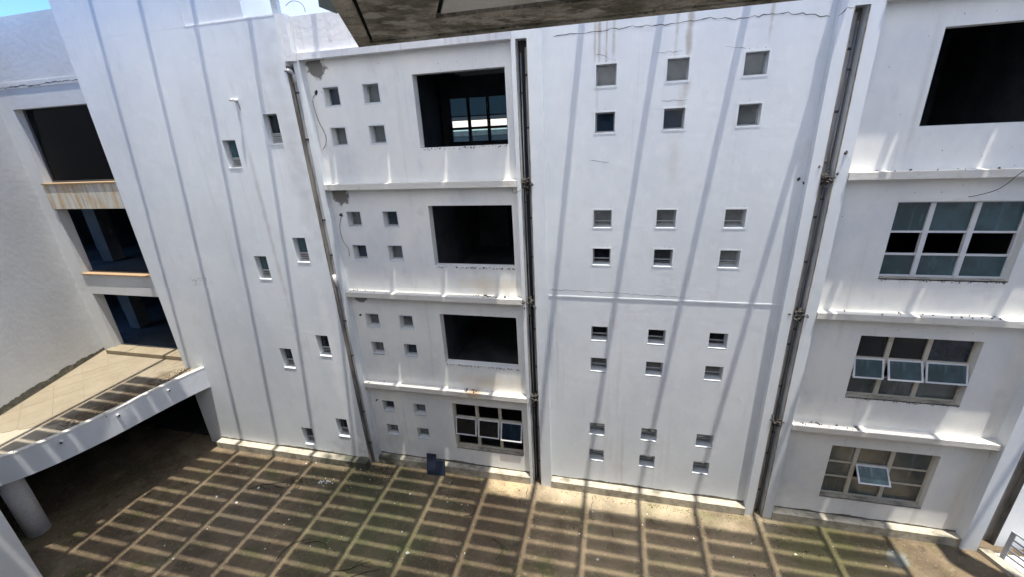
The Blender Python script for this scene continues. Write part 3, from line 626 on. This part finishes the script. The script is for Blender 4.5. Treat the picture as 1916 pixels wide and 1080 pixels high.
link('undercroft_soffit', boxme('undercroft_soffit', 'dark', -24.0, -19.5, -7.0, .3, 3.0, 3.19), wing)
link('end_wall', boxme('end_wall', 'wing', -24.0, -13.43, -13, -7.01, 0, 15.5), wing)

# ---------------------------------------------------------------- boards leaning on the bay plinth
for x0, x1, z1, y0, dx, lab in ((-6.33, -5.97, .80, -.44, .04, 'taller navy board leaning on the plinth below the bay windows'), (-5.96, -5.65, .56, -.42, .02, 'shorter navy board leaning right beside the taller one')):
    o = thing('leaning_board', lab, 'board', ((x0+x1)/2, y0, 0), (math.radians(-13), 0, 0), 'dark boards leaning on the plinth')
    w = (x1-x0)/2
    link('sheet', boxme('sheet', 'board', -w, w, 0, .035, .003, z1), o)
    q = MB(); ring(q, -w, w, .003, z1, .025, -.008, -.001); link('rim', q.me('rim', 'board'), o)

# ---------------------------------------------------------------- railing and ramp kerb at the right corner
ramp = thing('ramp_kerb', 'low rendered kerb beside the white railing in the bottom right corner', 'kerb')
link('kerb', MB().prism([(10.05, -.30), (10.32, -.30), (11.5, -3.2), (11.22, -3.2)], 0, .12).me('kerb', 'plinth'), ramp)
link('landing', MB().prism([(10.32, -.31), (14, -.31), (14, -3.2), (11.5, -3.2)], 0, .04).me('landing', 'ledge'), ramp)
rail = thing('railing', 'white metal railing with thin horizontal bars at the bottom right corner', 'railing', (10.50, -.45, .04), (0, 0, math.radians(-66)))
for i in range(3): link('post', cache('rpost', lambda: boxme('post', 'frame', -.05, .05, -.02, .02, 0, .95)), rail, (i*.95, 0, 0))
for i, z in enumerate((.18, .36, .54, .72, .93)): link('rail_bar', cache('rbar%d' % (i == 4), lambda: boxme('rail_bar', 'frame', .05, 1.95, -.016, .016, -.02, .02)), rail, (0, 0, z))

# ---------------------------------------------------------------- loose cables
def cab(label, pts, r=.008):
    P = catmull([Vector(p) for p in pts], 6); o = link('loose_cable', MB().tube(P, r, 6).me('loose_cable', 'cable', True)); o['label'] = label; o['category'] = 'cable'
cab('thin cable looping down from the topmost broken pipe hole of the bay', [(-8.14, -.01, 12.78), (-8.30, -.03, 12.6), (-8.26, -.02, 12.1), (-8.12, -.02, 11.7), (-8.16, -.02, 11.45), (-8.3, -.02, 11.3)], .007)
cab('thin cable hanging below the second broken pipe hole of the bay', [(-8.13, -.01, 9.35), (-8.24, -.02, 9.0), (-8.22, -.02, 8.6), (-8.08, -.02, 8.35), (-8.1, -.02, 8.1)], .006)
cab('black cable slanting from the right edge to the top of the teal window', [(7.40, -.02, 9.74), (7.44, -.2, 9.80), (7.56, -.5, 9.98), (7.75, -.6, 10.3), (8.3, -.6, 10.9)], .008)
cab('white looped cable end hanging in the dark chase', [(-2.32, -.1, 6.3), (-2.36, -.22, 6.55), (-2.28, -.23, 6.85), (-2.2, -.2, 6.95)], .010)
cab('thin cable across the left pilaster of the dark chase', [(-2.75, -.0, 10.08), (-2.66, -.23, 10.0), (-2.5, -.22, 10.06), (-2.44, -.1, 10.15)], .006)

# ---------------------------------------------------------------- post on the roof
po = thing('roof_post', 'perforated grey steel post rising from the parapet above the tower corner', 'post', (-8.72, -.2, TOP))
link('shaft', boxme('shaft', 'galv', -.09, .09, -.06, .06, .02, 1.35), po); link('base_plate', boxme('base_plate', 'galv', -.14, .14, -.12, .12, 0, .02), po)
cab('thin wire curling on the parapet beside the steel post', [(-8.5, -.1, 14.85), (-8.3, -.1, 14.93), (-8.1, -.1, 14.9), (-7.98, -.1, 14.8), (-7.95, -.1, 14.66)], .007)

# ---------------------------------------------------------------- overhead pergola (casts the grid of shadows)
ZP = 15.85; OX = .108*ZP; OY = -.10*ZP; PX = 1.72
per = thing('pergola', 'steel pergola with slatted roof sheets spanning above the courtyard', 'pergola')
for k in range(-11, 7):
    xb = 1.04+k*PX+OX
    yend = .3 if xb > -11.5 else YA-.003
    if xb < -16.1: yend = YO
    link('beam', MB().box(xb-.07, xb+.07, -14, yend, ZP, ZP+.10).me('beam', 'galv'), per)
for k in range(-11, 6):
    xg = 1.04+k*PX
    if xg < -17.9 or xg > 7.0: continue
    j0 = 0
    if -9.4 < xg < -4.5 or 4.0 < xg < 7.0: j0 = -4
    mb = MB()
    for j in range(j0, 24):
        gc = -.83-.507*j+OY; gw = .043 if xg > -2.5 else .034; y1 = gc-gw; y0 = gc-.507+gw
        if y1 > -.03: continue
        mb.box(xg+OX+.150, xg+OX+PX-.071, y0, y1, ZP+.02, ZP+.03)
    link('roof_sheets', mb.me('roof_sheets', 'roof_sheet' if xg > -2.5 else 'dirty_roof_sheet'), per, kind='stuff')
    mb = MB()
    for j in range(j0, 24):
        gc = -.83-.507*j+OY
        if gc > -.1: continue
        mb.box(xg+OX+.150, xg+OX+PX-.071, gc-.25, gc-.19, ZP+.032, ZP+.06)
    link('purlins', mb.me('purlins', 'galv'), per, kind='stuff')

# ---------------------------------------------------------------- building the photograph is taken from
near = thing('near_building', 'weathered concrete eave with a grooved soffit jutting in at the top of the picture', 'building')
ZE = CZ+.35
def eq(pts): return pts
# soffit outline (plan): outer lip, groove, frame band, groove, inner panel
C0 = (-1.10, -9.48); far = (2.6, -9.48)
dirL = Vector((-.79+1.10, -10.12+9.48)).normalized()
def ring_pt(d):
    # parallel offsets d behind the front edge and d inside the slanted left edge
    nL = Vector((-dirL.y, dirL.x)); nL = nL if nL.x > 0 else -nL
    # intersection of y = C0.y-d with the offset slanted line
    p = Vector(C0)+nL*d; t = (C0[1]-d-p.y)/dirL.y; q_ = p+dirL*t
    e = q_+dirL*((-11.9-q_.y)/dirL.y)
    return (q_.x, q_.y), (e.x, e.y)
def band(d0, d1, z0, z1, mt, name):
    a, ae = ring_pt(d0); b, be = ring_pt(d1)
    mb = MB(); mb.prism([ae, be, b, a], z0, z1); mb.prism([b, (2.6, b[1]), (2.6, a[1]), a], z0, z1)
    link(name, mb.me(name, mt), near)
band(0, .055, ZE, ZE+.35, 'eave', 'outer_lip'); band(.0551, .068, ZE+.012, ZE+.34, 'black', 'groove')
band(.0681, .30, ZE+.004, ZE+.33, 'eave', 'soffit_frame'); band(.3001, .318, ZE+.02, ZE+.32, 'black', 'groove')
a, ae = ring_pt(.3181); link('soffit_panel', MB().prism([ae, (2.6, ae[1]), (2.6, a[1]), a], ZE+.012, ZE+.3).me('soffit_panel', 'soffit'), near)
q = MB(); q.prism([(-1.103, -9.60), (-1.10, -9.715), (-1.05, -9.785), (-.80, -10.12), (-.74, -10.0)], ZE+.10, ZE+.28)
link('gutter_box', q.me('gutter_box', 'steel'), near)
nh = [(x, x+2.6, z, z+1.9) for x in (-12.5, -8, 3.5, 8) for z in (1.0, 4.4, 7.8, 11.2)]+[(-2.2, 2.2, z, z+1.9) for z in (1., 4.4, 7.8)]+[(-1.6, 2.0, 10.8, 12.6)]
link('wall', wall_y(-13.42, 14, -13.3, -13.0, 0, 15.5, nh, 'near'), near)
for h in nh[:-1]:
    o = link('window', boxme('window', 'g_dark', h[0]+.01, h[1]-.01, -13.18, -13.17, h[2]+.01, h[3]-.01), near)
    q = MB(); ring(q, h[0]+.005, h[1]-.005, h[2]+.005, h[3]-.005, .06, -13.16, -13.08); q.box((h[0]+h[1])/2-.05, (h[0]+h[1])/2+.05, -13.15, -13.09, h[2]+.07, h[3]-.07)
    link('frame', q.me('frame', 'cream'), o)
for z in (3.5, 6.9, 10.3, 13.7): link('ledge', boxme('ledge', 'near', -13.4, 14, -12.999, -12.6, z-.15, z), near)
link('room_interior', mesh('room_interior', [(-2, -13.31, 10.3), (2.5, -13.31, 10.3), (2.5, -17, 10.3), (-2, -17, 10.3), (-2, -13.31, 13.3), (2.5, -13.31, 13.3), (2.5, -17, 13.3), (-2, -17, 13.3)], [(0, 1, 2, 3), (4, 7, 6, 5), (0, 3, 7, 4), (1, 5, 6, 2), (3, 2, 6, 7)], 'room'), near)
# wing closing the courtyard on the right, outside the frame
rwg = thing('right_wing', 'white wing closing the right-hand end of the courtyard', 'building')
link('wall', boxme('wall', 'near', 11.6, 12, -13, -2.4, 0, 15.5), rwg)
link('pier', boxme('pier', 'near', 10.75, 11.1, -2.35, -1.7, .13, 15.2), rwg)

# ---------------------------------------------------------------- neighbour seen through the top room
nb = thing('neighbour_building', 'neighbouring block glimpsed through the rear window of the top open room', 'building', (0, 0, 0))
link('roof', mesh('roof', [(-30, 11, 11.55), (8, 11, 11.55), (8, 17, 12.15), (-30, 17, 12.15), (-30, 11, 11.3), (8, 11, 11.3), (8, 17, 11.9), (-30, 17, 11.9)], [(0, 1, 2, 3), (4, 7, 6, 5), (0, 4, 5, 1), (1, 5, 6, 2), (2, 6, 7, 3), (3, 7, 4, 0)], 'roofing'), nb)
link('wall', boxme('wall', 'near', -30, 8, 11.3, 16.7, 0, 11.28), nb)
link('upper_wall', boxme('upper_wall', 'teal_wall', -30, 8, 17, 20, 0, 16), nb)

# ---------------------------------------------------------------- twigs, litter, chips
def twig(x, y, L_, a, label, bend=.3, branches=0):
    rnd = random.Random(int((x*7+y*13)*10)); t = thing('fallen_twig', label, 'twig', (x, y, .012), (0, 0, a), 'dry twigs lying on the courtyard')
    P = catmull([Vector((L_*i/4, bend*L_*math.sin(i/4*3)*.5+rnd.uniform(-.02, .02), .006*i % .02)) for i in range(5)], 4)
    link('stem', MB().tube(P, .012, 5, r1=.006).me('stem', 'twig'), t)
    for b in range(branches):
        p = Vector(P[len(P)//(branches+1)*(b+1)]); d = rnd.choice((-1, 1))
        link('side_shoot', MB().tube([p, p+Vector((L_*.16, d*L_*.13, .01)), p+Vector((L_*.3, d*L_*.17, .0))], .007, 5).me('side_shoot', 'twig'), t)
twig(-12.4, -2.3, 1.5, .35, 'long forked twig at the foot of the tower, nearest the wall', .2, 3)
twig(-9.4, -4.4, 1.0, .9, 'curved double twig on the mossy patch left of centre', .5, 1)
twig(-8.9, -3.75, .9, -.2, 'arched thin twig beside the curved double twig', .5)
twig(-7.5, -4.35, 1.0, .5, 'branching dry twig lying in the middle of the mossy patch', -.2, 3)
twig(-6.9, -4.4, .8, .45, 'straight dark twig right of the branching one', .05)
twig(-4.4, -1.9, .5, 1.2, 'small hooked twig on the brown concrete nearest the dark chase', -.8)
twig(-3.3, -2.5, .7, -1.2, 'crescent-shaped twig on the brown concrete', .8)
twig(.25, -1.75, .28, 1.9, 'tiny twig on the pale concrete under the central wall', -.3)
rnd = random.Random(21)
link('leaf_litter', rocks('leaf_litter', [((-8.2+rnd.gauss(0, .35), -.75+rnd.gauss(0, .18), .01), rnd.uniform(.01, .04)) for _ in range(200)] +
     [((-10.9+rnd.gauss(0, .2), -1.6+rnd.gauss(0, .1), .01), rnd.uniform(.01, .05)) for _ in range(80)], 'litter', 6), kind='stuff', label='dark leaf litter heaped at the foot of the first drainpipe', category='leaf litter')
link('plaster_chips', rocks('plaster_chips', [((rnd.uniform(-14, 8), rnd.uniform(-5, -.4), .006), rnd.choice((.008, .012, .014, .03)) if rnd.random() < .93 else .05) for _ in range(260)] +
     [((-9.9+rnd.gauss(0, .15), -1.45+rnd.gauss(0, .1), .008), rnd.uniform(.02, .05)) for _ in range(20)], 'chip', 8), kind='stuff', label='pale plaster chips scattered over the courtyard floor', category='plaster chips')

def scatter(name, n, mt, seed, spots, size, label, cat):
    rnd = random.Random(seed); c = []
    for _ in range(n):
        if rnd.random() < .75: cx, cy, sx, sy = rnd.choice(spots); x = rnd.gauss(cx, sx); y = rnd.gauss(cy, sy)
        else: x = rnd.uniform(-14.5, 9); y = rnd.uniform(-6, -.35)
        if y > -.3 or y < -7 or x > 9.8: continue
        c.append(((x, y, .002), rnd.uniform(*size)*(2.2 if rnd.random() < .04 else 1)))
    link(name, rocks(name, c, mt, seed), kind='stuff', label=label, category=cat)
M['moss'] = mat('yellow_green_moss', (.20, .19, .06), .95, .1, [((.07, .08, .03), (20, 20, 20), .45, .6, .8)])
M['grit'] = mat('dark_grit', (.05, .042, .03), .95, .1, [((.24, .2, .14), (25, 25, 25), .52, .6, .8)])
scatter('moss_tufts', 2600, 'moss', 31, [(-7.4, -2.4, 1.3, 1.1), (-8.6, -1.2, .9, .4), (-6.6, -4, 1.2, .8), (5.6, -.8, .8, .5), (-5, -.8, 1.5, .3), (2.5, -.4, 2.4, .06)], (.008, .024), 'yellow-green moss tufts on the shaded concrete below the bay', 'moss')
scatter('floor_grit', 2600, 'grit', 32, [(-10.2, -2, 1.6, 1.1), (-4, -1.4, 1.2, .9), (-8.4, -.7, .8, .2), (3, -1.6, 3, .8)], (.006, .02), 'dark grit and crumbs scattered across the courtyard floor', 'grit')
